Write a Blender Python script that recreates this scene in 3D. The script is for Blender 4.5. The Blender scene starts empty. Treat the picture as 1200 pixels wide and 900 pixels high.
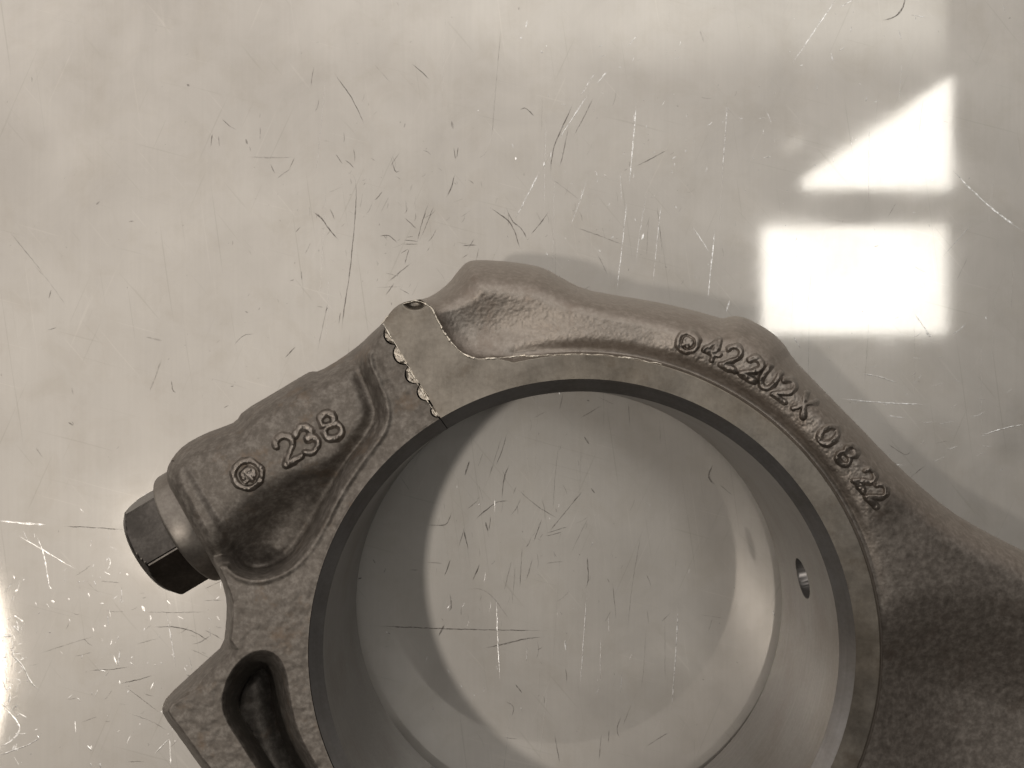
import bpy, math, random
import numpy as np

# ------------------------------------------------------------------ camera, world, lamps, exposure
S = 0.001                       # everything below is laid out in millimetres
D_CAM, H = 229.6, 45.0          # lens height over the sheet, thickness of the big end
PXMM = 1200 / 177.6             # photograph pixels per mm at the top face (184.6 mm from the lens)
scene = bpy.context.scene
cam_data = bpy.data.cameras.new("camera")
cam_data.sensor_fit = 'HORIZONTAL'; cam_data.sensor_width = 36; cam_data.lens = 36 * 184.6 / 177.6
cam_data.clip_start = 0.005; cam_data.clip_end = 50
cam = bpy.data.objects.new("camera", cam_data); scene.collection.objects.link(cam)
cam.location = (0, 0, D_CAM * S); cam.rotation_euler = (0, 0, 0)
scene.camera = cam
scene.view_settings.view_transform = 'Standard'; scene.view_settings.look = 'None'
scene.view_settings.exposure = 0.0; scene.view_settings.gamma = 1.0
scene.view_settings.use_curve_mapping = False

world = bpy.data.worlds.new("World"); scene.world = world; world.use_nodes = True
wn, wl = world.node_tree.nodes, world.node_tree.links
wn.clear()
w_out = wn.new('ShaderNodeOutputWorld'); w_bg = wn.new('ShaderNodeBackground')
w_tc = wn.new('ShaderNodeTexCoord'); w_dot = wn.new('ShaderNodeVectorMath'); w_dot.operation = 'DOT_PRODUCT'
w_dot.inputs[1].default_value = (-0.24, 0.78, 0.11)
w_mr = wn.new('ShaderNodeMapRange'); w_mr.interpolation_type = 'SMOOTHSTEP'
w_mr.inputs[1].default_value = 0.04; w_mr.inputs[2].default_value = 0.55
w_mr.inputs[3].default_value = 0.0; w_mr.inputs[4].default_value = 1.0
w_mix = wn.new('ShaderNodeMix'); w_mix.data_type = 'RGBA'
w_mix.inputs[6].default_value = (0.055, 0.049, 0.043, 1)
w_mix.inputs[7].default_value = (1.01, 0.93, 0.86, 1)
wl.new(w_tc.outputs['Generated'], w_dot.inputs[0]); wl.new(w_dot.outputs['Value'], w_mr.inputs[0])
wl.new(w_mr.outputs[0], w_mix.inputs[0])
wl.new(w_mix.outputs[2], w_bg.inputs[0])
w_bg.inputs[1].default_value = 1.0
wl.new(w_bg.outputs[0], w_out.inputs[0])

def mirror_point(px, py, h):
    """Where a lamp at height h (mm) hangs so that the sheet mirrors it at that place."""
    k = (177.6 * D_CAM / 184.6) / 1200 * (1 + h / D_CAM)
    return ((px - 600) * k, (450 - py) * k)

def panel_lamp(name, px0, py0, px1, py1, h, radiance, colour, cut=None):
    """A flat rectangular lamp facing straight down; cut = node builder for a partly covered pane."""
    x0, y0 = mirror_point(px0, py0, h); x1, y1 = mirror_point(px1, py1, h)
    ld = bpy.data.lights.new(name, 'AREA'); ld.shape = 'RECTANGLE'
    ld.size = abs(x1 - x0) * S; ld.size_y = abs(y1 - y0) * S
    ld.color = colour
    ld.energy = radiance * ld.size * ld.size_y * math.pi   # W for the wanted radiance
    lo = bpy.data.objects.new(name, ld); scene.collection.objects.link(lo)
    lo.location = ((x0 + x1) / 2 * S, (y0 + y1) / 2 * S, h * S)
    if cut:
        ld.use_nodes = True
        cut(ld.node_tree)
    return lo

def diagonal_cut(nt):
    """Half of this pane is covered along its diagonal (a tilted blind)."""
    n, l = nt.nodes, nt.links
    em = n.get('Emission') or n.new('ShaderNodeEmission')
    g = n.new('ShaderNodeNewGeometry'); sp = n.new('ShaderNodeSeparateXYZ')
    l.new(g.outputs['Position'], sp.inputs[0])
    # line through two mirrored points
    ax, ay = mirror_point(936, 212, 2500); bx, by = mirror_point(1117, 88, 2500)
    nx, ny = (by - ay), -(bx - ax); ln = math.hypot(nx, ny); nx, ny = nx / ln, ny / ln
    a = n.new('ShaderNodeMath'); a.operation = 'MULTIPLY'; a.inputs[1].default_value = nx
    b = n.new('ShaderNodeMath'); b.operation = 'MULTIPLY'; b.inputs[1].default_value = ny
    l.new(sp.outputs[0], a.inputs[0]); l.new(sp.outputs[1], b.inputs[0])
    c = n.new('ShaderNodeMath'); l.new(a.outputs[0], c.inputs[0]); l.new(b.outputs[0], c.inputs[1])
    d = n.new('ShaderNodeMath'); d.operation = 'GREATER_THAN'
    d.inputs[1].default_value = (ax * nx + ay * ny) * S
    l.new(c.outputs[0], d.inputs[0]); l.new(d.outputs[0], em.inputs['Strength'])

def soft_edges(nt):
    """A diffuser that fades out towards the left and towards its near edge."""
    n, l = nt.nodes, nt.links
    em = n.get('Emission') or n.new('ShaderNodeEmission')
    g = n.new('ShaderNodeNewGeometry'); sp = n.new('ShaderNodeSeparateXYZ'); l.new(g.outputs['Position'], sp.inputs[0])
    out = []
    for k, (a, b) in enumerate(((mirror_point(150, 0, 2500)[0], mirror_point(960, 0, 2500)[0]), (mirror_point(0, 100, 2500)[1], mirror_point(0, 20, 2500)[1]))):
        r = n.new('ShaderNodeMapRange'); r.interpolation_type = 'SMOOTHSTEP'
        r.inputs[1].default_value = a * S; r.inputs[2].default_value = b * S
        l.new(sp.outputs[k], r.inputs[0]); out.append(r)
    m = n.new('ShaderNodeMath'); m.operation = 'MULTIPLY'
    l.new(out[0].outputs[0], m.inputs[0]); l.new(out[1].outputs[0], m.inputs[1]); l.new(m.outputs[0], em.inputs['Strength'])

WARM = (1.0, 0.99, 0.95)
panel_lamp("window_lamp", 893, 265, 1109, 391, 2500, 8.0, WARM)
panel_lamp("covered_window_lamp", 940, 90, 1115, 222, 2500, 8.0, WARM, diagonal_cut)
panel_lamp("ceiling_lamp", 150, -330, 1109, 100, 2500, 1.5, (1.0, 0.985, 0.92), soft_edges)
panel_lamp("side_lamp", -80, 655, 10, 895, 1500, 10.0, (1.0, 0.91, 0.80)).data.shape = 'ELLIPSE'
panel_lamp("key_lamp", 190, 598, 238, 654, 1500, 300.0, (1.0, 0.92, 0.83))
for sx0, sy0, sx1, sy1, sL in ((962, 140, 1006, 109, 3.2), (920, 176, 947, 156, 2.0)):   # light between the slats of the blind
    k = mirror_point(600 + math.hypot(sx1 - sx0, sy1 - sy0), 450, 2500)[0]
    lo = panel_lamp("blind_gap_lamp", (sx0 + sx1) / 2 - 6, (sy0 + sy1) / 2 - 6, (sx0 + sx1) / 2 + 6, (sy0 + sy1) / 2 + 6, 2500, sL, WARM)
    lo.data.energy *= k * S / lo.data.size; lo.data.size = k * S
    lo.rotation_euler = (0, 0, math.atan2(sy0 - sy1, sx1 - sx0))

# ------------------------------------------------------------------ helpers
rng = np.random.default_rng(7)
random.seed(7)

def unproject(px, py, z):
    k = (D_CAM - z) / 184.6 / PXMM
    return np.stack([(px - 600) * k, (450 - py) * k, z], -1)

def link(name, verts, faces, mats, parent=None, smooth=True, midx=None):
    me = bpy.data.meshes.new(name)
    v = np.asarray(verts, np.float32).reshape(-1, 3) * S
    f = np.asarray(faces, np.int32); n = f.shape[1]
    me.vertices.add(len(v)); me.vertices.foreach_set('co', v.ravel())
    me.loops.add(f.size); me.loops.foreach_set('vertex_index', f.ravel())
    me.polygons.add(len(f))
    me.polygons.foreach_set('loop_start', np.arange(0, f.size, n, dtype=np.int32))
    me.polygons.foreach_set('loop_total', np.full(len(f), n, np.int32))
    for m in (mats if isinstance(mats, (list, tuple)) else [mats]): me.materials.append(m)
    if midx is not None: me.polygons.foreach_set('material_index', np.asarray(midx, np.int32))
    me.polygons.foreach_set('use_smooth', np.full(len(f), smooth))
    me.update(calc_edges=True); me.validate()
    o = bpy.data.objects.new(name, me); scene.collection.objects.link(o)
    if parent: o.parent = parent
    return o

def grid_faces(nu, nv, off=0, flip=False, wrap=False):
    a = np.arange(nu * nv).reshape(nu, nv) + off
    if wrap: a = np.concatenate([a, a[:1]], 0)
    q = np.stack([a[:-1, :-1], a[1:, :-1], a[1:, 1:], a[:-1, 1:]], -1).reshape(-1, 4)
    return q[:, ::-1] if flip else q

def smooth(t, a=0.0, b=1.0):
    t = np.clip((t - a) / (b - a), 0, 1); return t * t * (3 - 2 * t)

LAT = [rng.random((256, 256)) * 2 - 1 for _ in range(6)]
def vnoise(x, y, size, k=0):
    x = np.asarray(x) / size + 1000.37 * (k + 1); y = np.asarray(y) / size + 517.77 * (k + 1)
    x0 = np.floor(x).astype(int); y0 = np.floor(y).astype(int)
    fx = x - x0; fy = y - y0; fx = fx * fx * (3 - 2 * fx); fy = fy * fy * (3 - 2 * fy)
    L = LAT[k % 6]; g = lambda i, j: L[(x0 + i) % 256, (y0 + j) % 256]
    return (g(0,0)*(1-fx) + g(1,0)*fx)*(1-fy) + (g(0,1)*(1-fx) + g(1,1)*fx)*fy

def chaikin(p, n=2, closed=True):
    p = np.asarray(p, float)
    for _ in range(n):
        q = np.roll(p, -1, 0) if closed else p[1:]
        a = p if closed else p[:-1]
        r = np.stack([0.75 * a + 0.25 * q, 0.25 * a + 0.75 * q], 1).reshape(-1, 2)
        p = r if closed else np.concatenate([p[:1], r, p[-1:]])
    return p

def seg_dist(px, py, pts, closed=False):
    pts = np.asarray(pts, float); d = np.full(np.shape(px), 1e9)
    n = len(pts)
    for i in range(n if closed else n - 1):
        a, b = pts[i], pts[(i + 1) % n]; e = b - a; L = e @ e + 1e-12
        t = np.clip(((px - a[0]) * e[0] + (py - a[1]) * e[1]) / L, 0, 1)
        d = np.minimum(d, np.hypot(px - a[0] - t * e[0], py - a[1] - t * e[1]))
    return d

def poly_sdf(px, py, pts):
    """distance to a closed polygon, positive inside"""
    d = seg_dist(px, py, pts, True); ins = np.zeros(np.shape(px), bool)
    n = len(pts)
    for i in range(n):
        a, b = pts[i], pts[(i + 1) % n]
        if a[1] == b[1]: continue
        c = ((a[1] > py) != (b[1] > py)) & (px < (b[0] - a[0]) * (py - a[1]) / (b[1] - a[1]) + a[0])
        ins ^= c
    return np.where(ins, d, -d)

# ------------------------------------------------------------------ materials
def material(name):
    m = bpy.data.materials.new(name); m.use_nodes = True
    nt = m.node_tree; b = nt.nodes['Principled BSDF']
    return m, nt.nodes, nt.links, b

def node_noise(n, l, vec, scale, detail=4, rough=0.6):
    t = n.new('ShaderNodeTexNoise'); t.inputs['Scale'].default_value = scale
    t.inputs['Detail'].default_value = detail; t.inputs['Roughness'].default_value = rough
    l.new(vec, t.inputs['Vector']); return t

def node_ramp(n, l, src, stops):
    r = n.new('ShaderNodeValToRGB'); e = r.color_ramp.elements
    while len(e) < len(stops): e.new(0.5)
    for k, (p, c) in enumerate(stops):
        e[k].position = p; e[k].color = (*c, 1) if len(c) == 3 else c
    l.new(src, r.inputs[0]); return r

def node_range(n, l, src, a, b, c, d):
    r = n.new('ShaderNodeMapRange')
    for i, v in enumerate((a, b, c, d)): r.inputs[i + 1].default_value = v
    l.new(src, r.inputs[0]); return r

def metal(name, dark, mid, light, rough=(0.4, 0.6), metallic=0.8, scale=260, bump=0.3, bump_dist=0.00012, spots=None, fine=1500):
    m, n, l, b = material(name)
    tc = n.new('ShaderNodeTexCoord').outputs['Object']
    n1 = node_noise(n, l, tc, scale, 6, 0.65); n2 = node_noise(n, l, tc, fine, 3, 0.6)
    add = n.new('ShaderNodeMath'); add.operation = 'MULTIPLY_ADD'; add.inputs[1].default_value = 0.45
    l.new(n2.outputs['Fac'], add.inputs[0]); l.new(n1.outputs['Fac'], add.inputs[2])
    r = node_ramp(n, l, add.outputs[0], [(0.45, dark), (0.70, mid), (0.98, light)])
    col = r.outputs[0]
    if spots:
        n3 = node_noise(n, l, tc, 110, 5, 0.7)
        f = node_ramp(n, l, n3.outputs['Fac'], [(0.56, (0, 0, 0)), (0.70, (0.7, 0.7, 0.7))])
        mx = n.new('ShaderNodeMix'); mx.data_type = 'RGBA'
        l.new(f.outputs[0], mx.inputs[0]); l.new(col, mx.inputs[6]); mx.inputs[7].default_value = (*spots, 1)
        col = mx.outputs[2]
    l.new(col, b.inputs['Base Color'])
    rr = node_range(n, l, n1.outputs['Fac'], 0.3, 0.7, *rough); l.new(rr.outputs[0], b.inputs['Roughness'])
    b.inputs['Metallic'].default_value = metallic
    bp = n.new('ShaderNodeBump'); bp.inputs['Strength'].default_value = bump; bp.inputs['Distance'].default_value = bump_dist
    l.new(add.outputs[0], bp.inputs['Height']); l.new(bp.outputs[0], b.inputs['Normal'])
    return m

M_forged = metal('forged_steel', (0.245, 0.218, 0.192), (0.305, 0.273, 0.243), (0.41, 0.373, 0.337), (0.45, 0.58), 1.0, 800, 0.35, 0.00011, (0.23, 0.19, 0.16))
M_cast = metal('pitted_cap_steel', (0.105, 0.092, 0.080), (0.165, 0.147, 0.129), (0.30, 0.275, 0.247), (0.54, 0.68), 0.75, 520, 0.3, 0.00014, (0.18, 0.13, 0.09))
M_face = metal('machined_face_steel', (0.165, 0.148, 0.126), (0.225, 0.203, 0.175), (0.29, 0.265, 0.23), (0.32, 0.46), 0.9, 130, 0.15, 0.0001, (0.15, 0.122, 0.095))
M_bore = metal('honed_bore_steel', (0.24, 0.234, 0.23), (0.285, 0.278, 0.273), (0.335, 0.326, 0.32), (0.40, 0.47), 0.95, 50, 0.05, 0.00005)
M_bolt = metal('black_oxide_steel', (0.05, 0.046, 0.042), (0.075, 0.069, 0.063), (0.13, 0.12, 0.11), (0.26, 0.36), 1.0, 160, 0.15, 0.0001)
M_flange = metal('bolt_flange_steel', (0.14, 0.13, 0.115), (0.21, 0.19, 0.17), (0.3, 0.28, 0.25), (0.35, 0.5), 0.85, 160, 0.15, 0.0001)
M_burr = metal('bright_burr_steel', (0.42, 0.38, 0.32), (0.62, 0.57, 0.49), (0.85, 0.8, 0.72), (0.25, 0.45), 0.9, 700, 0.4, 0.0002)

M_tooth = metal('worn_tooth_steel', (0.28, 0.25, 0.21), (0.48, 0.435, 0.37), (0.82, 0.76, 0.67), (0.3, 0.5), 0.9, 900, 0.6, 0.0003)

M_worn = metal('worn_cast_steel', (0.15, 0.132, 0.115), (0.225, 0.2, 0.177), (0.36, 0.33, 0.30), (0.36, 0.5), 0.9, 420, 0.2, 0.0001)

def turned(m, scale, strength, dist, tint):
    """fine tool marks along one direction, plus faint oil stains, on top of a metal()"""
    n, l = m.node_tree.nodes, m.node_tree.links; b = n['Principled BSDF']
    tc = n.new('ShaderNodeTexCoord').outputs['Object']
    mp = n.new('ShaderNodeMapping'); mp.inputs['Scale'].default_value = scale; l.new(tc, mp.inputs[0])
    nz = node_noise(n, l, mp.outputs[0], 1.0, 4, 0.65); oil = node_noise(n, l, tc, 60, 5, 0.6)
    src = b.inputs['Base Color'].links[0].from_socket
    for fac, stops in ((nz.outputs['Fac'], [(0.3, (tint,) * 3), (0.7, (2 - tint,) * 3)]), (oil.outputs['Fac'], [(0.45, (1, 1, 1)), (0.68, (0.82, 0.79, 0.75))])):
        r = node_ramp(n, l, fac, stops); q = n.new('ShaderNodeMix'); q.data_type = 'RGBA'; q.blend_type = 'MULTIPLY'; q.inputs[0].default_value = 1
        l.new(src, q.inputs[6]); l.new(r.outputs[0], q.inputs[7]); src = q.outputs[2]
    l.new(src, b.inputs['Base Color'])
    old = b.inputs['Normal'].links[0].from_node
    bp = n.new('ShaderNodeBump'); bp.inputs['Strength'].default_value = strength; bp.inputs['Distance'].default_value = dist
    l.new(nz.outputs['Fac'], bp.inputs['Height']); l.new(old.outputs[0], bp.inputs['Normal']); l.new(bp.outputs[0], b.inputs['Normal'])
turned(M_bore, (30, 30, 1800), 0.35, 0.00004, 0.93)
turned(M_face, (900, 70, 50), 0.3, 0.00004, 0.95)

def sheet_material():
    m, n, l, b = material('scratched_stainless_sheet')
    tc = n.new('ShaderNodeTexCoord').outputs['Object']
    big = node_noise(n, l, tc, 22, 4, 0.55); cloud = node_noise(n, l, tc, 42, 7, 0.58); cloud.inputs['Distortion'].default_value = 0.8
    mp = n.new('ShaderNodeMapping'); mp.inputs['Scale'].default_value = (1.0, 0.035, 1.0); l.new(tc, mp.inputs[0])
    brush = node_noise(n, l, mp.outputs[0], 1300, 3, 0.6)
    c1 = node_ramp(n, l, big.outputs['Fac'], [(0.3, (0.60, 0.575, 0.54)), (0.7, (0.70, 0.675, 0.635))])
    c2 = node_ramp(n, l, cloud.outputs['Fac'], [(0.30, (0.84, 0.835, 0.83)), (0.66, (1, 1, 1))])
    c3 = node_range(n, l, brush.outputs['Fac'], 0.3, 0.7, 0.98, 1.01)
    mx = n.new('ShaderNodeMix'); mx.data_type = 'RGBA'; mx.blend_type = 'MULTIPLY'; mx.inputs[0].default_value = 1
    l.new(c1.outputs[0], mx.inputs[6]); l.new(c2.outputs[0], mx.inputs[7])
    mx2 = n.new('ShaderNodeMix'); mx2.data_type = 'RGBA'; mx2.blend_type = 'MULTIPLY'; mx2.inputs[0].default_value = 1
    l.new(mx.outputs[2], mx2.inputs[6]); l.new(c3.outputs[0], mx2.inputs[7])
    last = mx2
    def layer(fac_socket, stops):
        nonlocal last
        rr = node_ramp(n, l, fac_socket, stops)
        q = n.new('ShaderNodeMix'); q.data_type = 'RGBA'; q.blend_type = 'MULTIPLY'; q.inputs[0].default_value = 1
        l.new(last.outputs[2], q.inputs[6]); l.new(rr.outputs[0], q.inputs[7]); last = q
    st = node_noise(n, l, tc, 95, 6, 0.68); st.inputs['Distortion'].default_value = 0.5
    layer(st.outputs['Fac'], [(0.48, (1, 1, 1)), (0.66, (0.955, 0.948, 0.935)), (0.78, (0.92, 0.905, 0.885))])
    for rot, sx, sy, lo in ((8, 1500, 18, 0.90), (-24, 1300, 26, 0.92), (75, 1500, 30, 0.93), (40, 1100, 40, 0.93)):
        mq = n.new('ShaderNodeMapping'); mq.vector_type = 'TEXTURE'
        mq.inputs['Rotation'].default_value = (0, 0, math.radians(rot)); mq.inputs['Scale'].default_value = (1 / sx, 1 / sy, 1)
        l.new(tc, mq.inputs[0]); hn = node_noise(n, l, mq.outputs[0], 1.0, 2, 0.5)
        layer(hn.outputs['Fac'], [(0.26, (lo, lo, lo * .99)), (0.31, (1, 1, 1)), (0.70, (1, 1, 1)), (0.75, (1.06, 1.06, 1.06))])
    l.new(last.outputs[2], b.inputs['Base Color'])
    b.inputs['Metallic'].default_value = 1.0
    r = node_range(n, l, cloud.outputs['Fac'], 0.3, 0.7, 0.52, 0.61); l.new(r.outputs[0], b.inputs['Roughness'])
    g = n.new('ShaderNodeBsdfAnisotropic'); g.distribution = 'GGX'
    l.new(last.outputs[2], g.inputs['Color'])
    r2 = node_range(n, l, cloud.outputs['Fac'], 0.3, 0.7, 0.035, 0.075); l.new(r2.outputs[0], g.inputs['Roughness'])
    bp = n.new('ShaderNodeBump'); bp.inputs['Strength'].default_value = 0.03; bp.inputs['Distance'].default_value = 0.00004
    l.new(brush.outputs['Fac'], bp.inputs['Height']); l.new(bp.outputs[0], b.inputs['Normal'])
    rag = node_noise(n, l, tc, 900, 4, 0.75)
    bp2 = n.new('ShaderNodeBump'); bp2.inputs['Strength'].default_value = 1.0; bp2.inputs['Distance'].default_value = 0.0000016
    l.new(rag.outputs['Fac'], bp2.inputs['Height']); l.new(bp2.outputs[0], g.inputs['Normal'])
    g2 = n.new('ShaderNodeBsdfAnisotropic'); g2.distribution = 'GGX'; l.new(last.outputs[2], g2.inputs['Color'])
    g2.inputs['Roughness'].default_value = 0.28
    mg = n.new('ShaderNodeMixShader'); mg.inputs[0].default_value = 0.10
    l.new(g.outputs[0], mg.inputs[1]); l.new(g2.outputs[0], mg.inputs[2])
    ms = n.new('ShaderNodeMixShader'); ms.inputs[0].default_value = 0.22
    l.new(b.outputs[0], ms.inputs[1]); l.new(mg.outputs[0], ms.inputs[2])
    l.new(ms.outputs[0], n['Material Output'].inputs['Surface'])
    return m
M_sheet = sheet_material()

def scratch_material(name, col, rough, metallic):
    m, n, l, b = material(name)
    tc = n.new('ShaderNodeTexCoord').outputs['Object']
    nz = node_noise(n, l, tc, 900, 3, 0.6)
    r = node_ramp(n, l, nz.outputs['Fac'], [(0.3, tuple(c * 0.75 for c in col)), (0.7, tuple(min(1, c * 1.2) for c in col))])
    l.new(r.outputs[0], b.inputs['Base Color'])
    b.inputs['Roughness'].default_value = rough; b.inputs['Metallic'].default_value = metallic
    at = n.new('ShaderNodeAttribute'); at.attribute_name = 'wear'
    tr = n.new('ShaderNodeBsdfTransparent'); ms = n.new('ShaderNodeMixShader')
    mu = n.new('ShaderNodeMath'); mu.operation = 'MULTIPLY'; mu.use_clamp = True
    nr = node_range(n, l, nz.outputs['Fac'], 0.35, 0.6, 0.35, 1.0)
    l.new(at.outputs['Fac'], mu.inputs[0]); l.new(nr.outputs[0], mu.inputs[1])
    l.new(mu.outputs[0], ms.inputs[0]); l.new(tr.outputs[0], ms.inputs[1]); l.new(b.outputs[0], ms.inputs[2])
    l.new(ms.outputs[0], n['Material Output'].inputs['Surface'])
    return m
M_dark = scratch_material('dark_scuff', (0.13, 0.115, 0.10), 0.55, 0.3)
M_bright = scratch_material('fresh_scratch_steel', (0.92, 0.89, 0.84), 0.38, 1.0)

# ------------------------------------------------------------------ the steel sheet
def build_sheet():
    nx, ny = 41, 41
    u = np.linspace(-900, 900, nx); v = np.linspace(-900, 900, ny)
    X, Y = np.meshgrid(u, v, indexing='ij')
    top = np.stack([X, Y, np.zeros_like(X)], -1).reshape(-1, 3)
    e = 900.0; t = 2.0
    side = np.array([[-e, -e, 0], [e, -e, 0], [e, e, 0], [-e, e, 0], [-e, -e, -t], [e, -e, -t], [e, e, -t], [-e, e, -t]])
    off = len(top)
    f = np.concatenate([grid_faces(nx, ny), off + np.array([[4, 5, 1, 0], [5, 6, 2, 1], [6, 7, 3, 2], [7, 4, 0, 3], [7, 6, 5, 4]])])
    o = link('steel_sheet', np.concatenate([top, side]), f, M_sheet, None, False)
    o['kind'] = 'structure'; o['label'] = 'scratched stainless steel sheet with window reflections under the connecting rod'
    return o
sheet = build_sheet()

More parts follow.
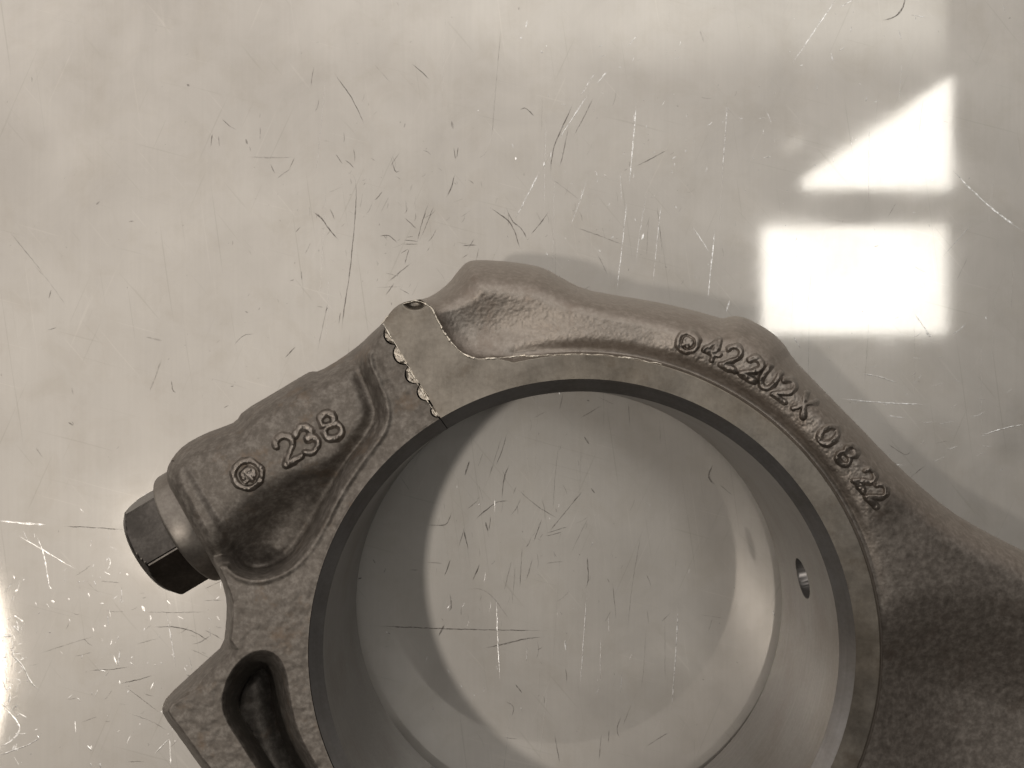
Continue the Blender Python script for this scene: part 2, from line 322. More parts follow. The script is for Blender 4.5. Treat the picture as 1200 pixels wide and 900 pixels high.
# scratches: (points in photo pixels on the sheet, width px, strength)
DARK = [
 ([(260,139),(268,147),(277,152)],1.3,.6), ([(249,157),(247,172)],1.6,.5), ([(256,160),(257,171)],1.6,.45), ([(305,149),(305,164)],1.2,.5),
 ([(288,163),(290,169)],2.2,.5), ([(291,184),(320,185),(345,184)],2.2,.22), ([(317,192),(322,203)],1.6,.45), ([(341,197),(325,209)],1.4,.4),
 ([(368,77),(364,102)],1.3,.35), ([(391,85),(402,100),(414,117),(428,148)],1.5,.65), ([(394,181),(401,192)],1.7,.6), ([(366,248),(377,255),(385,268),(397,282)],2.0,.8),
 ([(347,272),(352,266)],1.5,.6), ([(364,285),(358,297)],1.2,.5), ([(113,240),(117,236)],2.5,.5), ([(10,270),(33,298),(52,322)],1.2,.35),
 ([(219,99),(222,101)],3.0,.5), ([(483,75),(494,84),(503,93)],1.5,.6), ([(438,75),(458,97)],1.2,.25), ([(529,142),(531,151)],4.0,.35),
 ([(532,173),(534,188)],1.4,.6), ([(537,173),(535,186)],1.4,.6), ([(533,205),(529,220),(523,232)],1.4,.7), ([(460,192),(464,203),(468,200)],1.6,.6),
 ([(408,203),(416,206),(418,225),(415,270),(410,320),(402,370),(400,395)],1.7,.65), ([(502,238),(494,262),(489,284)],1.3,.6), ([(509,240),(492,282)],1.2,.55),
 ([(474,255),(488,268)],1.5,.5), ([(445,277),(456,275),(465,284)],1.7,.75), ([(473,281),(490,283)],1.2,.7), ([(473,286),(490,286)],1.2,.7), ([(477,278),(484,277)],1.0,.5),
 ([(609,129),(615,125),(626,136)],1.8,.6), ([(574,243),(586,251),(600,262),(610,292)],1.9,.65), ([(593,243),(600,260),(612,268),(618,282)],1.7,.6),
 ([(622,275),(634,261),(643,248)],1.7,.65), ([(542,288),(558,287)],1.2,.7), ([(695,115),(684,138),(672,160)],1.5,.45), ([(666,150),(660,180),(656,196)],1.8,.45),
 ([(672,120),(655,158),(647,178),(645,207)],1.7,.65), ([(745,195),(760,188),(783,175)],1.4,.6), ([(645,208),(680,235)],1.0,.3), ([(674,266),(705,277),(732,288)],1.3,.4),
 ([(770,240),(775,285),(776,300)],1.1,.4), ([(1061,-5),(1059,8),(1050,20),(1035,24)],2.2,.75), ([(60,340),(57,350)],1.8,.5), ([(56,387),(66,384)],1.6,.6),
 ([(201,446),(202,458),(206,460)],1.8,.8), ([(334,419),(347,406)],1.5,.7), ([(274,405),(285,392),(298,391)],1.3,.5), ([(190,420),(175,460)],1.8,.25), ([(170,395),(190,399)],2.5,.22),
 ([(80,495),(88,500),(84,494)],1.8,.55), ([(42,525),(51,537)],1.4,.35), ([(84,455),(86,463)],3.0,.25), ([(262,478),(268,475)],1.7,.55), ([(270,453),(274,452)],1.8,.6),
 ([(37,308),(58,330),(80,362)],1.1,.2), ([(385,350),(372,412)],1.2,.35), ([(353,318),(354,328)],1.5,.5), ([(372,359),(378,360)],2.0,.6), ([(384,360),(383,364)],2.0,.6), ([(399,365),(397,380)],1.4,.5),
 ([(470,297),(478,292)],1.4,.6), ([(480,291),(474,309)],1.5,.6), ([(452,320),(468,324)],1.2,.35), ([(455,330),(470,318),(482,308)],1.6,.5), ([(440,337),(470,336)],1.1,.4), ([(468,338),(480,345)],1.6,.5),
 ([(452,346),(462,332)],2.0,.5), ([(535,284),(560,288)],1.0,.4), ([(541,303),(548,298)],1.4,.6), ([(700,297),(712,322)],1.0,.4),
 ([(75,617),(110,618),(147,621)],1.5,.75), ([(178,735),(205,734),(228,740),(247,753)],1.7,.7), ([(168,717),(205,718),(242,717)],1.2,.45), ([(45,766),(80,755),(112,745)],1.2,.4),
 ([(105,786),(125,785),(152,782)],1.4,.75), ([(142,801),(160,797),(181,791)],1.5,.7), ([(145,803),(188,836)],1.0,.55), ([(152,836),(180,846),(195,856)],1.1,.45), ([(150,893),(170,892)],1.0,.45),
 ([(240,690),(262,680)],1.1,.5), ([(238,704),(263,703)],1.1,.45), ([(222,760),(248,772)],1.1,.4), ([(240,738),(262,750)],1.4,.6), ([(78,820),(92,818)],1.2,.4), ([(160,755),(185,748)],1.4,.35), ([(118,681),(140,683)],1.4,.35),
 ([(1040,520),(1062,535),(1068,528)],1.4,.4), ([(1085,545),(1066,560)],1.4,.4), ([(1120,330),(1135,300)],1.0,.3), ([(1040,255),(1050,238)],1.2,.35), ([(820,35),(825,50)],2,.2), ([(1095,520),(1110,517)],1.3,.3),
 # seen through the bore
 ([(433,733),(500,736),(560,738),(642,739)],1.7,.75), ([(566,760),(590,755),(612,749),(638,746)],2.0,.65), ([(684,574),(664,598),(643,624)],1.6,.55), ([(607,574),(630,594),(656,609)],1.3,.5),
 ([(556,610),(570,597),(584,587),(598,587)],1.7,.75), ([(543,619),(546,632),(549,644)],1.6,.7), ([(538,640),(543,622)],1.2,.6), ([(529,600),(525,613),(520,616),(500,615)],1.5,.7), ([(562,661),(560,667),(554,680)],1.9,.85),
 ([(528,656),(521,675)],1.6,.7), ([(500,659),(518,660)],1.0,.5), ([(527,695),(530,712),(526,716)],1.8,.5), ([(521,732),(514,746)],3.0,.7), ([(550,540),(545,557)],2.2,.75), ([(594,508),(588,530),(580,548)],1.4,.55), ([(588,512),(572,562)],1.1,.4),
 ([(597,545),(590,560),(588,585)],1.6,.65), ([(641,625),(655,620),(665,617)],1.5,.6), ([(640,628),(658,624)],1.3,.6), ([(655,520),(650,560),(648,600)],1.1,.3), ([(660,460),(656,480)],1.3,.45), ([(693,572),(697,578)],2.0,.7),
 ([(685,512),(690,520)],2.2,.5), ([(569,612),(572,623)],2.2,.8), ([(575,605),(573,622)],1.4,.6), ([(566,530),(560,548)],1.1,.3), ([(635,608),(625,636)],1.8,.6), ([(624,655),(617,680)],1.2,.5), ([(600,655),(590,695)],1.1,.35),
 ([(604,660),(600,710)],1.0,.4), ([(612,640),(609,690)],1.2,.45), ([(688,650),(690,680),(686,690)],1.7,.6), ([(718,684),(722,726)],1.3,.45), ([(752,620),(740,690),(735,740)],1.0,.35), ([(590,864),(606,866)],1.3,.5), ([(592,822),(603,827),(600,840)],1.5,.7),
 ([(604,802),(612,812)],1.8,.75), ([(705,860),(702,890)],1.3,.5), ([(714,855),(713,870)],1.5,.55), ([(728,840),(722,855),(726,865)],1.6,.55), ([(757,875),(770,866),(785,858)],1.3,.5), ([(740,825),(730,850)],1.1,.35), ([(835,545),(829,560),(838,568)],2.4,.7), ([(843,568),(858,580)],1.4,.4),
 ([(736,470),(738,500)],1.0,.3), ([(773,490),(774,520)],1.0,.3), ([(650,860),(656,895)],1.5,.5), ([(690,605),(668,650)],1.0,.3), ([(625,490),(640,482)],1.1,.35), ([(680,490),(705,475)],1.1,.35), ([(640,660),(660,658)],1.3,.5), ([(820,720),(850,725)],1.2,.25), ([(830,740),(835,725)],1.2,.25),
 ([(700,440+25),(720,474)],1.0,.3), ([(545,690),(572,690),(600,731)],1.0,.3), ([(470,560),(480,575)],1.2,.4), ([(437,655),(440,660)],2.0,.5), ([(420,678),(424,677)],2.0,.6), ([(450,672),(452,666)],1.6,.5), ([(480,668),(490,668)],1.5,.5),
]
BRIGHT = [
 ([(618,24),(616,32)],2.0,1), ([(611,43),(610,46)],2.2,1), ([(633,60),(636,62)],3.4,1), ([(697,85),(690,97),(681,111)],1.3,.75), ([(711,84),(700,97)],1.6,.9), ([(691,108),(676,130),(655,163)],1.2,.85), ([(646,177),(645,186)],1.4,.9),
 ([(638,190),(637,194)],2.6,1), ([(633,200),(620,225),(604,256)],1.5,1), ([(746,42),(736,54)],1.6,.85), ([(604,184),(605,187)],3.0,1), ([(560,129),(561,130)],2.2,1), ([(746,118),(742,165),(737,218)],1.4,1), ([(735,230),(730,280),(722,345)],1.3,.9),
 ([(688,210),(680,235),(668,266)],1.2,.7), ([(754,274),(752,281)],3.2,1), ([(726,78),(727,80)],2.4,.9), ([(702,293),(704,295)],2.6,.9), ([(640,296),(641,300)],2.2,1), ([(776,232),(771,270),(765,335)],1.2,.8), ([(758,225),(750,270),(745,310)],1.0,.7), ([(727,200),(728,238)],1.0,.6),
 ([(852,120),(850,160),(846,208)],1.3,.95), ([(838,266),(834,305),(829,352)],1.5,1), ([(811,266),(822,281),(832,298)],1.7,.9), ([(855,352),(851,365)],2.0,.8), ([(981,-3),(960,28),(928,75)],1.5,.95), ([(974,62),(976,72)],2.2,.9), ([(1000,0),(985,8)],1.3,.7),
 ([(1117,200),(1133,217),(1160,243),(1200,272)],2.0,1), ([(1105,300),(1140,262)],1.0,.4), ([(895,185),(903,183)],1.6,.9), ([(898,130),(904,145)],1.2,.5), ([(1067,17),(1085,20)],1.2,.8), ([(1053,35),(1056,46)],1.6,.7), ([(1176,5),(1178,15)],1.4,.6),
 ([(985,467),(1030,472),(1088,474)],1.3,.8), ([(1010,438),(1030,441),(1055,450)],1.4,.8), ([(1150,510),(1175,502),(1202,497)],1.5,.8), ([(1040,545),(1060,545)],1.2,.6), ([(930,395),(938,408)],1.5,.7), ([(1072,368),(1090,394)],1.2,.6), ([(1155,370),(1156,374)],3,.9), ([(1085,390),(1092,394)],2.0,.9), ([(1040,487),(1060,490)],1.1,.5), ([(1100,497),(1120,493)],1.1,.4),
 ([(-4,610),(25,613),(56,615)],2.6,1), ([(42,626),(50,645),(54,665),(58,690)],2.0,1), ([(20,627),(45,641),(88,667)],1.4,.85), ([(27,622),(33,635)],1.4,.8), ([(57,686),(60,690)],1.8,1), ([(60,704),(64,706)],3.6,1), ([(58,740),(59,742)],3.0,1),
 ([(124,658),(128,652),(130,660),(126,668)],1.8,.9), ([(122,670),(130,674)],1.8,.8), ([(128,640),(140,646)],.9,.6), ([(142,688),(143,700),(140,706)],1.6,.9), ([(148,672),(150,674)],2.4,.9), ([(126,720),(127,733)],1.4,.8), ([(166,710),(170,716)],3.0,.9), ([(195,718),(200,745),(206,782)],1.6,.95),
 ([(141,761),(138,780)],1.8,.95), ([(133,768),(137,779)],1.6,.8), ([(116,785),(124,787)],1.6,.9), ([(140,798),(141,802)],2.6,1), ([(152,776),(156,779)],1.7,.8), ([(180,800),(176,808)],1.3,.7), ([(196,704),(200,708)],2.2,.8), ([(208,722),(216,726)],1.8,.7), ([(245,735),(247,748)],1.5,.9), ([(254,722),(257,727)],2.4,.9), ([(258,678),(259,690)],1.4,.8),
 ([(14,768),(26,778),(36,800),(46,808)],2.2,1), ([(-3,886),(20,878),(44,868),(49,858)],2.0,1), ([(3,828),(18,842),(25,856),(12,870),(-2,876)],2.4,1), ([(14,778),(26,772),(34,770)],1.4,.8), ([(46,866),(44,862)],2.4,.9), ([(102,874),(108,880)],2.4,.9), ([(88,845),(89,858)],1.3,.7), ([(90,818),(94,820)],2.0,.8), ([(106,893),(107,899)],1.8,.9), ([(117,894),(118,900)],2.0,.9),
 ([(199,866),(200,897)],1.4,.9), ([(198,866),(190,874),(181,884)],1.6,.9), ([(215,868),(220,874)],1.6,.8), ([(153,862),(148,873)],1.4,.7), ([(216,782),(220,790)],1.5,.7), ([(222,770),(225,785)],1.5,.6), ([(105,700),(103,695)],1.6,.7), ([(92,681),(93,683)],1.6,.8),
 ([(582,703),(583,740),(586,797)],1.4,.9), ([(688,693),(684,750),(680,806)],1.3,.75), ([(795,706),(792,765),(787,832)],1.5,.95), ([(662,750),(663,762)],1.8,.9), ([(618,760),(617,775)],1.4,.7), ([(611,829),(611,834)],1.8,.9), ([(580,585),(580,600)],1.5,.6), ([(561,590),(562,592)],2.2,.8), ([(655,459),(657,463)],1.8,.8), ([(729,786),(727,815)],1.0,.6), ([(540,803),(542,806)],2.0,.6),
 ([(704,745),(703,800)],1.0,.45), ([(713,720),(714,745)],1.0,.5), ([(452,740),(458,743)],1.6,.8), ([(905,715),(908,722)],1.6,.6),
]
def scatter(dark, bright):
    def mark(lst, cx, cy, sx, sy, n, lmin, lmax, ang, spread, w, st):
        for _ in range(n):
            x, y = random.gauss(cx, sx), random.gauss(cy, sy)
            L = random.uniform(lmin, lmax) * random.choice((.4, .7, 1)); a = math.radians(random.gauss(ang, spread))
            dx, dy = math.cos(a) * L / 2, -math.sin(a) * L / 2; b = random.uniform(-.18, .18) * L
            lst.append(([(x - dx, y - dy), (x + b * .3 - dy * .15, y + b * .3 + dx * .15), (x + dx, y + dy)], random.uniform(*w), random.uniform(*st)))
    mark(dark, 470, 255, 70, 60, 90, 3, 20, 75, 40, (0.6, 1.5), (.15, .5))
    mark(dark, 630, 650, 70, 90, 75, 3, 26, 80, 30, (0.6, 1.5), (.15, .55))
    mark(dark, 330, 250, 150, 150, 60, 2, 10, 70, 60, (0.9, 2.0), (.12, .4))
    mark(dark, 700, 250, 120, 70, 45, 3, 22, 70, 40, (0.6, 1.3), (.12, .4))
    mark(dark, 190, 760, 70, 60, 40, 4, 26, 10, 30, (0.9, 1.5), (.15, .45))
    mark(bright, 150, 740, 75, 80, 95, 2, 9, 70, 45, (0.9, 2.0), (.4, 1))
    mark(bright, 12, 780, 10, 60, 90, 3, 18, 60, 60, (0.9, 2.0), (.5, 1))
    mark(bright, 740, 190, 110, 110, 60, 2, 10, 75, 35, (0.8, 1.6), (.3, .9))
    mark(bright, 960, 130, 120, 110, 60, 2, 10, 75, 50, (0.8, 1.7), (.3, .9))
    mark(bright, 640, 680, 110, 120, 30, 2, 14, 85, 20, (0.8, 1.4), (.3, .7))
    mark(bright, 1080, 450, 80, 60, 40, 4, 26, 5, 25, (0.7, 1.3), (.2, .6))
    mark(dark, 600, 450, 420, 330, 200, 1, 4, 70, 90, (0.9, 2.2), (.12, .45))
    # long faint rolling marks
    for _ in range(60):
        x, y = random.uniform(380, 1200), random.uniform(0, 900); L = random.uniform(40, 160); sl = random.uniform(-.12, .02)
        (bright if random.random() < .4 else dark).append(([(x, y), (x + sl * L * .5 + random.uniform(-1, 1), y + L / 2), (x + sl * L, y + L)], random.uniform(.6, 1.1), random.uniform(.1, .3)))
scatter(DARK, BRIGHT)

def build_scratches(name, items, mat, ridge):
    V, F, A = [], [], []
    k0 = 229.6 / 184.6 / PXMM
    rs = random.Random(5)
    for i, (pts, w, st) in enumerate(items):
        p = chaikin(pts, 2, False)
        L = np.concatenate([[0], np.cumsum(np.hypot(*np.diff(p, axis=0).T))])
        n = max(4, int(L[-1] / 2.5)); s = np.linspace(0, L[-1], n)
        q = np.stack([np.interp(s, L, p[:, 0]), np.interp(s, L, p[:, 1])], -1)
        q += 0.35 * np.stack([vnoise(s, s * 0 + i * 7.3, 4, 1), vnoise(s, s * 0 + i * 3.1, 4, 2)], -1)
        t = np.gradient(q, axis=0); t /= np.hypot(*t.T)[:, None] + 1e-9; nrm = np.stack([-t[:, 1], t[:, 0]], -1)
        u = np.linspace(0, 1, n); taper = np.clip(np.minimum(u, 1 - u) * 6, .25, 1)
        hw = w * (0.5 if ridge else 0.42) * taper * (0.8 + 0.4 * vnoise(s, s * 0 + i * 11.7, 6, 3))
        rdg = ridge * rs.uniform(.2, 1.0)
        z = 0.012 + 0.006 * (i % 7) / 7
        off = len(V)
        for a, dz in ((-1, 0), (0, rdg), (1, 0)):
            c = q + nrm * (hw * a)[:, None]
            for j in range(n):
                V.append(((c[j, 0] - 600) * k0, (450 - c[j, 1]) * k0, z + dz * hw[j]))
                A.append(st * (taper[j] if n > 5 else 1))
        for r in range(2):
            for j in range(n - 1):
                a = off + r * n + j; F.append((a, a + n, a + n + 1, a + 1))
    F = np.array(F); Vn = np.array(V)
    # all faces up
    e1 = Vn[F[:, 1]] - Vn[F[:, 0]]; e2 = Vn[F[:, 3]] - Vn[F[:, 0]]
    fl = (e1[:, 0] * e2[:, 1] - e1[:, 1] * e2[:, 0]) < 0; F[fl] = F[fl][:, ::-1]
    o = link(name, Vn, F, mat, sheet, False)
    at = o.data.attributes.new('wear', 'FLOAT', 'POINT'); at.data.foreach_set('value', np.array(A, np.float32) * (1.0 if ridge else 0.85))
    o['kind'] = 'stuff'
    return o
build_scratches('dark_scratches', DARK, M_dark, 0.0)
build_scratches('bright_scratches', BRIGHT, M_bright, 0.036)

# ------------------------------------------------------------------ the connecting rod: shape functions
CX, CY = 682.0, 765.0           # bore centre at the top face, in photograph pixels
R_CH, R_RING = 321.0, 350.0     # outer edge of the bore chamfer, edge of the machined ring
TH_SPLIT = 121.2
BODY_OUT = [(449,379),(458,364),(470,355),(486,351.5),(499,350),(512,343),(526,332),(538,316),(548,306),(562,304.5),(590,306),(615,309),(638,314),(660,327),(684,339),(720,346),(765,353),(810,363),
  (838,371),(847,373.5),(856,370.5),(868,370.5),(884,377),(904,389),(919,403),(929,420),(955,447),(985,478),(1010,503),(1035,530),(1070,563),(1110,597),(1150,621),(1200,646),(1300,700),(1420,757),(1650,845),
  (1650,1165),(1400,1135),(1220,1110),(1080,1130),(980,1180),(900,1190),(860,1165),(851,1048)]
CAP_OUT = [(851,1048),(850,1150),(800,1210),(700,1240),(560,1190),(430,1110),(330,1015),(280,955),(236,900),(212,866),(191,838),(190,828),(196,816),(222,792),(245,771),(262,756),(265,730),(266,705),(262,688),(257,674),
  (240,645),(222,614),(207,586),(196,565),(195,550),(203,535),(216,521),(240,508),(262,500),(277,494),(284,482),(322,460),(355,440),(364,435),(374,435.5),(400,420),(424,402),(436,390),(449,379)]
OUT = np.array(BODY_OUT[:-1] + CAP_OUT[:-1], float)
OUT_D = chaikin(OUT, 1)
# outline radius per angle
_a = np.degrees(np.arctan2(CY - OUT_D[:, 1], OUT_D[:, 0] - CX)); _r = np.hypot(OUT_D[:, 0] - CX, CY - OUT_D[:, 1])
_o = np.argsort(_a); _a, _r = _a[_o], _r[_o]
def outline_radius(th):
    t = (np.asarray(th) + 180) % 360 - 180
    return np.interp(t, np.concatenate([_a - 360, _a, _a + 360]), np.tile(_r, 3))

PAD = chaikin([(440,372),(452,356),(470,345),(490,348),(503,357),(512,372),(520,390),(531,405),(545,417),(562,422),(590,419),(640,440),(600,500),(513,489)], 2)
WEB = chaikin([(1050,790),(1075,768),(1110,757),(1160,762),(1230,785),(1400,835),(1700,925),(1700,1100),(1400,1040),(1230,1010),(1120,985),(1075,930)], 2)
POCKET = chaikin([(425,398),(430,425),(446,460),(453,487),(444,510),(416,545),(394,581),(374,621),(356,649),(338,666),(316,676),(296,678),(276,672),(262,656),(200,700),(60,700),(60,300),(420,300)], 2)
HOLE = chaikin([(262,824),(268,797),(282,776),(303,764),(322,768),(333,788),(337,820),(344,852),(358,882),(378,915),(425,990),(390,1015),(325,935),(287,873),(268,845)], 2)
PAD_W = [(-60,30),(-20,34),(13,38),(35,34),(52,32),(62,40),(75,34),(90,30),(100,44),(107,40),(112,26),(118,16),(121.2,8)]
CAP_W = [(121.2,8),(123.5,14),(127,24),(150,30),(154,22),(157,8),(168,6),(172,9),(178,9),(179.5,22),(185,22),(188,8),(302,20)]
def width_at(th, tab):
    t = np.array(tab); return np.interp(th, t[:, 0], t[:, 1])
def ang(px, py):
    t = np.degrees(np.arctan2(CY - py, px - CX)); return np.where(t < -58.8, t + 360, t)

def roughness(px, py):
    return 0.7 * (0.028 * vnoise(px, py, 2.4, 0) + 0.03 * vnoise(px, py, 4.6, 1) + 0.035 * vnoise(px, py, 13, 2) + 0.10 * vnoise(px, py, 60, 3))

TEXT_LINE = [(800,398),(858,418),(902,442),(943,473),(971,510),(1000,540),(1032,582)]
def z_body(px, py, th):
    r = np.hypot(px - CX, py - CY)
    d = np.maximum(poly_sdf(px, py, OUT_D), 0)
    zp = 41.2 - 2.4 * np.exp(-(((px - 575) / 80) ** 2 + ((py - 388) / 48) ** 2))
    zp = zp + 0.9 * np.exp(-(seg_dist(px, py, TEXT_LINE) / 26) ** 2)
    sw = poly_sdf(px, py, WEB)
    zp = zp - 6.0 * smooth(sw, -75, 60)
    # bulge beside the ring, right: the shoulder of the shank
    zp = zp - 2.0 * smooth(px, 1040, 1250) - 7.0 * smooth(px * .6 + py * .8, 960, 1420)
    zp = np.maximum(zp, 26.0)
    w = width_at(th, PAD_W); t = np.clip(d / w, 0, 1)
    g = (1 - (1 - t) ** 2.3) ** 0.62
    z = 22.5 + (zp - 22.5) * g
    dr = r - R_RING
    z = z - 1.3 * np.exp(-((dr - 4) / 10) ** 2) * smooth(th, 0, 40)
    amp = 1.0 + 0.7 * smooth(34 - seg_dist(px, py, TEXT_LINE), 0, 14)
    z = z + roughness(px, py) * amp * smooth(t, 0.15, 1.0) * (1 - 0.8 * smooth(px, 1000, 1060)) * (0.3 + 0.7 * smooth(dr, 2, 22))
    pad = np.maximum(R_RING - r, poly_sdf(px, py, PAD))
    z = z + np.clip(44.2 - z, 0, None) * 0.55 * np.exp(np.minimum(pad, 0) / 7.0) * smooth(700 - px, 0, 150)
    s = smooth(pad, -2.2, 0.3)
    chip = np.exp(-(((px - 486) / 10) ** 2 + ((py - 356.5) / 5.2) ** 2) ** 2) * 1.5
    return z * (1 - s) + (H - chip) * s, pad

BA = np.array([0.86, -0.51]); BQ = np.array([0.51, 0.86])   # bolt axis / across it, on the photograph
def z_cap(px, py, th):
    r = np.hypot(px - CX, py - CY)
    d = np.maximum(poly_sdf(px, py, OUT_D), 0)
    q = (px - 198) * BQ[0] + (py - 629) * BQ[1]; s_ = (px - 198) * BA[0] + (py - 629) * BA[1]
    zb = 38.8 - 1.3 * (q / 60) ** 2 + 0.9 * smooth(62 - s_, 0, 10) * smooth(d, 6, 16)
    # valley between the bolt boss and the rim
    a, b = np.array([424., 522.]), np.array([303., 648.]); e = b - a
    t = np.clip(((px - a[0]) * e[0] + (py - a[1]) * e[1]) / (e @ e), 0, 1)
    dv = np.hypot(px - a[0] - t * e[0], py - a[1] - t * e[1])
    ts = smooth(t, 0.05, 0.8)
    zb = zb - (0.6 + 6.0 * ts) * np.exp(-(dv / (9 + 26 * ts)) ** 2.4)
    sp = poly_sdf(px, py, POCKET)
    zb = zb - 1.3 * np.exp(-((sp - 14) / 8.5) ** 2)
    rim = 44.5 - 0.9 * smooth(-sp, 30, -2) * smooth(th, 122, 126)
    m = smooth(sp, -3, 12)
    rim = rim + 0.45 * np.exp(-((sp + 4) / 4.0) ** 2) * (1 + 0.5 * vnoise(px, py, 12, 2))
    z = rim * (1 - m) + zb * m
    sh = poly_sdf(px, py, HOLE)
    z = z - 25 * smooth(sh, -4, 25)
    w = width_at(th, CAP_W); tt = np.clip(d / w, 0, 1)
    g = (1 - (1 - tt) ** 2.2) ** 0.6
    zlow = np.where((th > 155) & (th < 170), 31.0, 22.5)
    z = zlow + (z - zlow) * g
    n = roughness(px, py) * 0.8 * (0.4 + 0.6 * smooth(sp, 0, 10)) + (0.07 * vnoise(px, py, 9, 4) + 0.04 * vnoise(px, py, 4.7, 5)) * (1 - m)
    z = z + n * smooth(tt, 0.1, 0.9)
    fl = smooth(r, R_CH + 3, R_CH)                # crisp bore edge
    return z * (1 - fl) + 44.5 * fl

SPLIT_R0, SPLIT_R1 = 322.0, 455.0
TEETH = [(453,397,21,6.5),(464,420,25,9.0),(476.5,444,23,9.5),(488,466,21,8.0),(503,487,15,5.5)]
def tooth_bulge(r):
    """scalloped joint line: how far (px) the teeth of the rod reach over the straight joint edge"""
    b = np.zeros_like(r)
    for (x, y, L, h) in TEETH:
        rc = math.hypot(x - CX, y - CY); b = np.maximum(b, h * np.clip(1 - (2 * (r - rc) / L) ** 2, 0, 1) ** 0.7)
    return b

def build_half(name, which, mats, parent):
    if which == 'body': t0, t1 = -58.8, TH_SPLIT
    else: t0, t1 = TH_SPLIT, 301.2
    vis = np.arange(-26, 206, 0.1)
    ths = np.concatenate([np.arange(-58.8, -26, 0.6), vis, np.arange(206, 301.3, 0.6)])
    ths = ths[(ths > t0 + 0.03) & (ths < t1 - 0.03)]; ths = np.concatenate([[t0], ths, [t1]])
    NR = 236
    rad_t = np.linspace(0, 1, NR)
    T, P = np.meshgrid(ths, rad_t, indexing='ij')
    Ro = outline_radius(T)
    R = np.where(P < 0.2, R_CH + 37.0 * P / 0.2, R_CH + 37.0 + (Ro - R_CH - 37.0) * (P - 0.2) / 0.8)   # close lines over the ring edge
    # concentrate lines at the ring edge on the rod half
    Tw = T.copy()
    if which == 'body':
        fall = smooth(T, TH_SPLIT - 6, TH_SPLIT); Tw = T - np.degrees(0.8 / R) * fall
    else:
        fall = smooth(-T, -TH_SPLIT - 7, -TH_SPLIT); Tw = T + np.degrees((tooth_bulge(R) + 1.2) / R) * fall
    px = CX + R * np.cos(np.radians(Tw)); py = CY - R * np.sin(np.radians(Tw))
    if which == 'body': z, pad = z_body(px, py, Tw)
    else: z = z_cap(px, py, Tw); pad = None
    if which == 'body': z[:, 0] = H
    top = unproject(px, py, z)
    nt = len(ths)
    V = [top.reshape(-1, 3)]; F = [grid_faces(nt, NR, 0, True)]
    if which == 'body':
        pm = (pad[:-1, :-1] + pad[1:, 1:]) / 2 > -1.2; MI = [pm.reshape(-1).astype(int)]
    else: MI = [np.zeros(len(F[0]), int)]
    # underside: mirrored about the mid plane, coarser
    sel = np.unique(np.concatenate([np.arange(0, NR, 8), [NR - 1]]))
    bot = top[:, sel].copy(); bot[..., 2] = np.maximum(H - bot[..., 2] + 0.03, 0.03)
    off = V[0].shape[0]; V.append(bot.reshape(-1, 3)); F.append(grid_faces(nt, len(sel), off))
    # wall joining the two at the outline
    off2 = off + bot.reshape(-1, 3).shape[0]
    ring = np.stack([top[:, -1], bot[:, -1]], 1); V.append(ring.reshape(-1, 3)); F.append(grid_faces(nt, 2, off2, True))
    # joint faces
    off3 = off2 + nt * 2
    for k, fl in ((0, False), (-1, True)):
        a = top[k]; b = a.copy(); b[:, 2] = np.maximum(H - b[:, 2] + .03, .03)
        V.append(np.stack([a, b], 1).reshape(-1, 3)); F.append(grid_faces(NR, 2, off3, fl)); off3 += NR * 2
    MI += [np.zeros(len(f), int) for f in F[1:]]
    o = link(name, np.concatenate(V), np.concatenate(F), mats, parent, True, np.concatenate(MI))
    # bore wall of this half, with its chamfers (and the oil hole on the rod half)
    zl = np.concatenate([[H if which == 'body' else 44.5, 42.7], np.linspace(42.5, 3.2, 120), [3.0, 0.05]])
    rw = np.full(len(zl), 45.3); rw[0] = 47.5; rw[-1] = 48.3
    tb = ths[(ths > t0 + .2) & (ths < t1 - .2)]; tb = np.concatenate([[t0 + (.1 if which == 'cap' else 0.02)], tb, [t1 - (0.1 if which == 'body' else .02)]])
    A, Z = np.meshgrid(np.radians(tb), zl, indexing='ij'); RW = np.tile(rw, (len(tb), 1))
    cx, cy = (CX - 600) / PXMM, (450 - CY) / PXMM
    if which == 'body':
        ah = math.radians(11.2); dh = np.hypot((A - ah) * 45.3, Z - 22.6)
        RW = RW + 9.0 * smooth(-dh, -3.95, -3.45) 
    bv = np.stack([cx + RW * np.cos(A), cy + RW * np.sin(A), Z], -1)
    bo = link('bore_wall', bv.reshape(-1, 3), grid_faces(len(tb), len(zl)), M_bore, o, True)
    bo.data.polygons.foreach_set('use_smooth', np.ones(len(bo.data.polygons), bool))
    try:
        me = bo.data; nz = len(zl) - 1
        # keep the chamfer edges crisp
        ev = np.empty(len(me.edges) * 2, np.int32); me.edges.foreach_get('vertices', ev); ev = ev.reshape(-1, 2) % len(zl)
        sharp = ((ev[:, 0] == ev[:, 1]) & np.isin(ev[:, 0], (1, len(zl) - 2)))
        at = me.attributes.new('sharp_edge', 'BOOLEAN', 'EDGE'); at.data.foreach_set('value', sharp)
    except Exception as ex: print('sharp', ex)
    return o

rod = bpy.data.objects.new('connecting_rod', None); scene.collection.objects.link(rod)
rod.empty_display_size = 0.02
rod.location = ((CX - 600) / PXMM * S, (450 - CY) / PXMM * S, 0)
rod['label'] = 'forged steel connecting rod big end with bolted bearing cap lying on scratched steel sheet'
rod['category'] = 'connecting rod'
RODLOC = rod.location.copy()
def adopt(o, parent):
    o.parent = parent
root_fix = []
body = build_half('rod_body', 'body', [M_forged, M_face], rod)
cap = build_half('bearing_cap', 'cap', [M_cast], rod)
body['label'] = 'rod half with smooth machined ring and raised casting numerals'
cap['label'] = 'rough pitted bearing cap half with pocket and numerals'

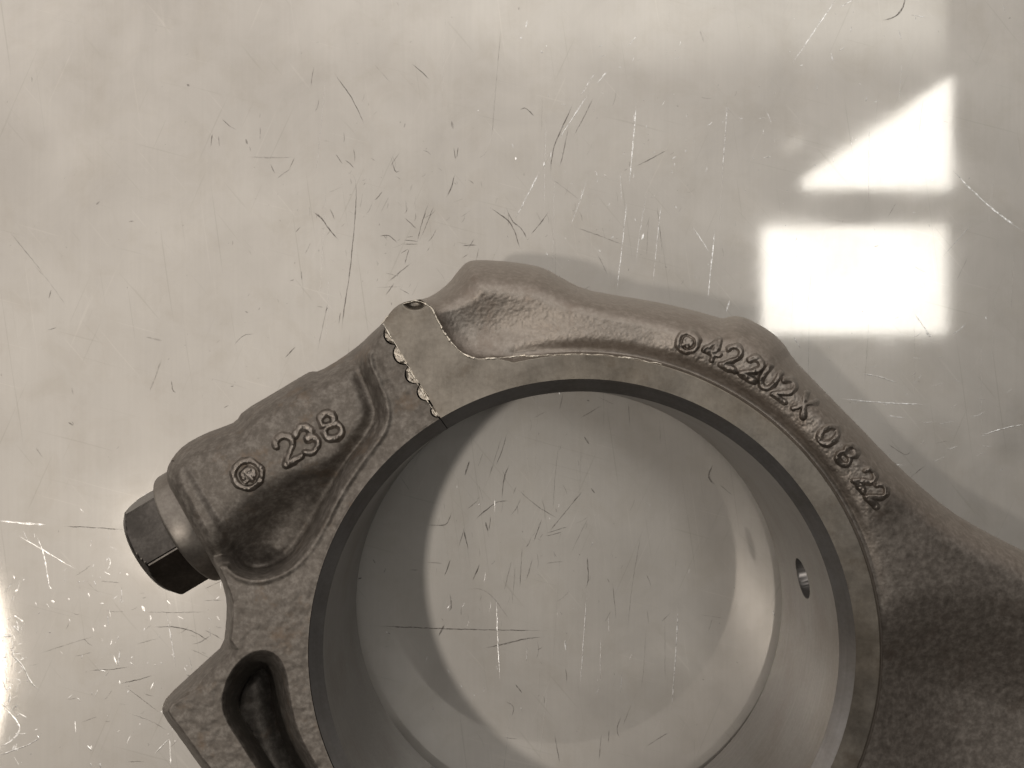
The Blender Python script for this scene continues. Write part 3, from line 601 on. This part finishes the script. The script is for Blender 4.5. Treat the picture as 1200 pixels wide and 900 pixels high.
# ------------------------------------------------------------------ raised numerals
def arc(cx, cy, rx, ry, a0, a1, n=14):
    return [(cx + rx * math.cos(math.radians(a0 + (a1 - a0) * i / n)), cy + ry * math.sin(math.radians(a0 + (a1 - a0) * i / n))) for i in range(n + 1)]
GLYPH = {
 '0': [arc(0, 0, .34, .5, 0, 360, 24)],
 'U': [[(-.32, .5), (-.32, -.1)] + arc(0, -.15, .32, .35, 180, 360) + [(.32, .5)]],
 '2': [arc(0, .2, .31, .3, 165, -35) + [(-.33, -.5), (.34, -.5)]],
 '3': [arc(-.02, .25, .29, .25, 150, -80), arc(-.02, -.23, .33, .27, 80, -150)],
 '4': [[(.12, -.5), (.12, .5), (-.36, -.18), (.36, -.18)]],
 '8': [arc(0, .26, .25, .24, 0, 360, 20), arc(0, -.23, .31, .27, 0, 360, 20)],
 'X': [[(-.32, -.5), (.32, .5)], [(-.3, .45), (.34, -.5)]],
 'mark': [arc(0, 0, .5, .5, 0, 360, 26), arc(.03, -.02, .20, .18, -30, 200), [(-.18, -.22), (.2, .05)], [(0, .1), (.05, -.25)]],
}
def numeral(ch, cx, cy, h, rot, parent, zf, mat, hw=2.6, up=1.0, worn=0.3, name='raised_numeral'):
    c, s = math.cos(math.radians(rot)), math.sin(math.radians(rot))
    strokes = [[(cx + h * (x * c - y * s), cy - h * (x * s + y * c)) for (x, y) in st] for st in GLYPH[ch]]
    m = h * 0.62 + hw * 2.6; n = int(2 * m / 0.65)
    gx, gy = np.meshgrid(np.linspace(cx - m, cx + m, n), np.linspace(cy - m, cy + m, n), indexing='ij')
    jx = gx + 0.9 * vnoise(gx, gy, 6, 1); jy = gy + 0.9 * vnoise(gx, gy, 6, 2)
    d = np.full(gx.shape, 1e9)
    for st in strokes: d = np.minimum(d, seg_dist(jx, jy, st))
    wv = hw * (1 + 0.3 * vnoise(gx, gy, 9, 3))
    f = smooth(2.15 - d / wv, 0, 1.7)
    hgt = up * f * (1 - worn * np.clip(vnoise(gx, gy, 10, 5) + .2, 0, 1))
    z = zf(gx, gy) + hgt + 0.12 * vnoise(gx, gy, 3, 0) * f - 0.06 * (1 - smooth(f, 0, .1))
    v = unproject(gx, gy, z).reshape(-1, 3)
    fc = grid_faces(n, n, 0, False)
    keep = (f.reshape(-1)[fc].max(1) > 0.0); fc = fc[keep]
    used = np.unique(fc); mp = np.zeros(len(v), int); mp[used] = np.arange(len(used))
    return link(name, v[used], mp[fc], mat, parent)
zb = lambda x, y: z_body(x, y, ang(x, y))[0]
zc = lambda x, y: z_cap(x, y, ang(x, y))
numeral('mark', 806, 401, 23, -18, body, zb, M_forged, 2.3, 1.1, .3, 'casting_mark')
for ch, x, y, r, h in (('4', 836, 409, -20, 25), ('2', 858, 418.5, -24, 26), ('2', 882, 431, -30, 26), ('U', 902, 443, -34, 25), ('2', 921, 456, -38, 26), ('X', 943, 474, -42, 25),
                       ('0', 971, 510, -50, 25), ('8', 993, 533, -48, 26), ('2', 1015, 561, -46, 24), ('2', 1029, 579, -44, 24)):
    numeral(ch, x, y, h, r, body, zb, M_worn, 2.3, 0.85, .45)
numeral('mark', 290, 556, 33, 28, cap, zc, M_worn, 2.4, 0.75, .5, 'casting_mark')
for ch, x, y, w in (('2', 336, 526, .55), ('3', 360, 515, .25), ('8', 387, 499, .15)):
    numeral(ch, x, y, 32, 30, cap, zc, M_worn, 2.7, 0.8, w)

# ------------------------------------------------------------------ teeth of the serrated joint
for (x, y, L, hgt) in TEETH:
    n, mth = 26, 12
    rc = math.hypot(x - CX, y - CY); a0 = math.radians(TH_SPLIT)
    rr = np.linspace(rc - L / 2, rc + L / 2, n); uu = np.linspace(-1, 1, n)
    h = hgt * np.clip(1 - uu ** 2, 0, 1) ** 0.7
    vv = np.linspace(0, 1, mth); U, Vv = np.meshgrid(np.arange(n), vv, indexing='ij')
    across = (h[:, None] * Vv) + 0.0
    aa = a0 + across / rr[:, None] - 0.9 / rr[:, None]
    px = CX + rr[:, None] * np.cos(aa); py = CY - rr[:, None] * np.sin(aa)
    skew = 0.5 + 0.5 * np.sin(uu * 2.4 + 0.6)
    z = 45.0 - (Vv * (0.05 + 0.4 * skew[:, None])) + 0.5 * vnoise(px, py, 4, 2) * Vv
    top = unproject(px, py, z); skirt = top[:, -1].copy(); skirt[:, 2] -= 6
    V = np.concatenate([top.reshape(-1, 3), np.stack([top[:, -1], skirt], 1).reshape(-1, 3)])
    F = np.concatenate([grid_faces(n, mth, 0, False), grid_faces(n, 2, n * mth, False)])
    link('joint_tooth', V, F, M_tooth, body)

# ------------------------------------------------------------------ bright burr left along the machined edge
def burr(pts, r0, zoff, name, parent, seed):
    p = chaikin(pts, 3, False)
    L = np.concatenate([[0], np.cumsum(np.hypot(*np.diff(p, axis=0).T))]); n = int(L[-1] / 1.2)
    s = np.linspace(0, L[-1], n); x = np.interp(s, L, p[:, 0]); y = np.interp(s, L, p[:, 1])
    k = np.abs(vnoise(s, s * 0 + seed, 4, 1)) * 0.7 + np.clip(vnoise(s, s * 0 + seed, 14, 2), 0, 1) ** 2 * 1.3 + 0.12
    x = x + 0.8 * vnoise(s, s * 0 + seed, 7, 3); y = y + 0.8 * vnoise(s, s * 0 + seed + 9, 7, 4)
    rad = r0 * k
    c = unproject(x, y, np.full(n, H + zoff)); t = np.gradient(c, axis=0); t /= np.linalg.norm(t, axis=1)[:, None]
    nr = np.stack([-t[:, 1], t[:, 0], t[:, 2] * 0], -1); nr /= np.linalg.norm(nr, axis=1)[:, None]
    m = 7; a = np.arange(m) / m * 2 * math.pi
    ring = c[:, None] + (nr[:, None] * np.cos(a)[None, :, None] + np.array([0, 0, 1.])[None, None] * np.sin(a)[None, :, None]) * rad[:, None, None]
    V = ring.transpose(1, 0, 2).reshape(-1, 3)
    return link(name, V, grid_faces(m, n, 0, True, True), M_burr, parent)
burr([(486,352),(496,354),(504,359),(512,372),(520,390),(531,405),(545,417),(562,421.5),(585,419.5),(615,416.5)], 0.34, -0.05, 'burr_edge', body, 3)
burr([(585,420),(625,416.5),(690,414.8),(735,418.5),(775,427)], 0.22, -0.1, 'burr_edge', body, 31)
burr([(447,379),(460,365),(472,356),(487,352)], 0.16, -0.1, 'burr_edge', body, 57)
burr([(449.5,380),(470,415),(490,450),(512,488)], 0.17, 0.0, 'burr_edge', body, 77)

# ------------------------------------------------------------------ the bolt
def axis_solid(name, profile, parent, mat, origin, ax, smooth_on=True, nseg=180, hexR=None, rot=0):
    """profile = [(s, r)] along the axis; hexR cuts it to a hexagon of that corner radius."""
    ax = np.array(ax, float); ax /= np.linalg.norm(ax); up = np.array([0, 0, 1.]); side = np.cross(up, ax)
    a = np.arange(nseg) / nseg * 2 * math.pi
    V = []
    for s, r in profile:
        rr = np.full(nseg, r)
        if hexR:
            k = (a - rot + math.pi / 6) % (math.pi / 3) - math.pi / 6 
            k2 = np.abs(((a - rot) % (math.pi / 3)) - math.pi / 6)
            flat = hexR * math.cos(math.pi / 6) / np.cos(k2)
            rr = np.minimum(rr, flat - 0.25 * smooth(flat, hexR * .985, hexR))
        V.append(origin + ax * s + side * (rr * np.sin(a))[:, None] + up * (rr * np.cos(a))[:, None])
    V = np.array(V).transpose(1, 0, 2)
    m = len(profile); vv = V.reshape(-1, 3)
    F = grid_faces(nseg, m, 0, False, True)
    o = link(name, vv, F, mat, parent, smooth_on)
    return o
BD = np.array([-0.86, -0.51, 0.0]); BD /= np.linalg.norm(BD)
BO = unproject(np.array(226.), np.array(617.), np.array(22.5))
prof = [(-6, 4.0), (0.6, 9.9)] + [(0.6 + i * .6, 30.0) for i in range(0, 13)]
HR = 10.9
prof = [(0.4, 30.0), (2.0, 30.0), (3.5, 30.0), (5.0, 30.0), (6.4, 30.0), (7.3, 30.0)]
for s_ in (7.6, 8.0, 8.4, 8.8, 9.2, 9.6): prof.append((s_, HR + 0.15 - (s_ - 7.5) * 1.05))
prof += [(9.9, 8.0), (10.0, 7.2), (9.9, 5.5), (9.7, 0.01)]
def even(p): return p
bolt = axis_solid('cap_bolt', prof, rod, M_bolt, BO - BD * 0.3, BD, False, 240, HR, math.radians(12))
bolt['label'] = 'dark hex head bolt screwed into the cap'
axis_solid('bolt_flange', [(-7.0, 11.3), (-7.0, 11.5), (-6.8, 11.7), (-1, 11.7), (0.3, 11.7), (0.75, 11.55), (0.95, 11.2), (1.0, 10.8), (1.0, 9.5), (1.0, 0.01)], bolt, M_flange, BO, BD, True, 160)

# parent offsets: the root stands at the bore centre, its parts keep their places
for o in rod.children:
    o.matrix_parent_inverse.translation = -RODLOC
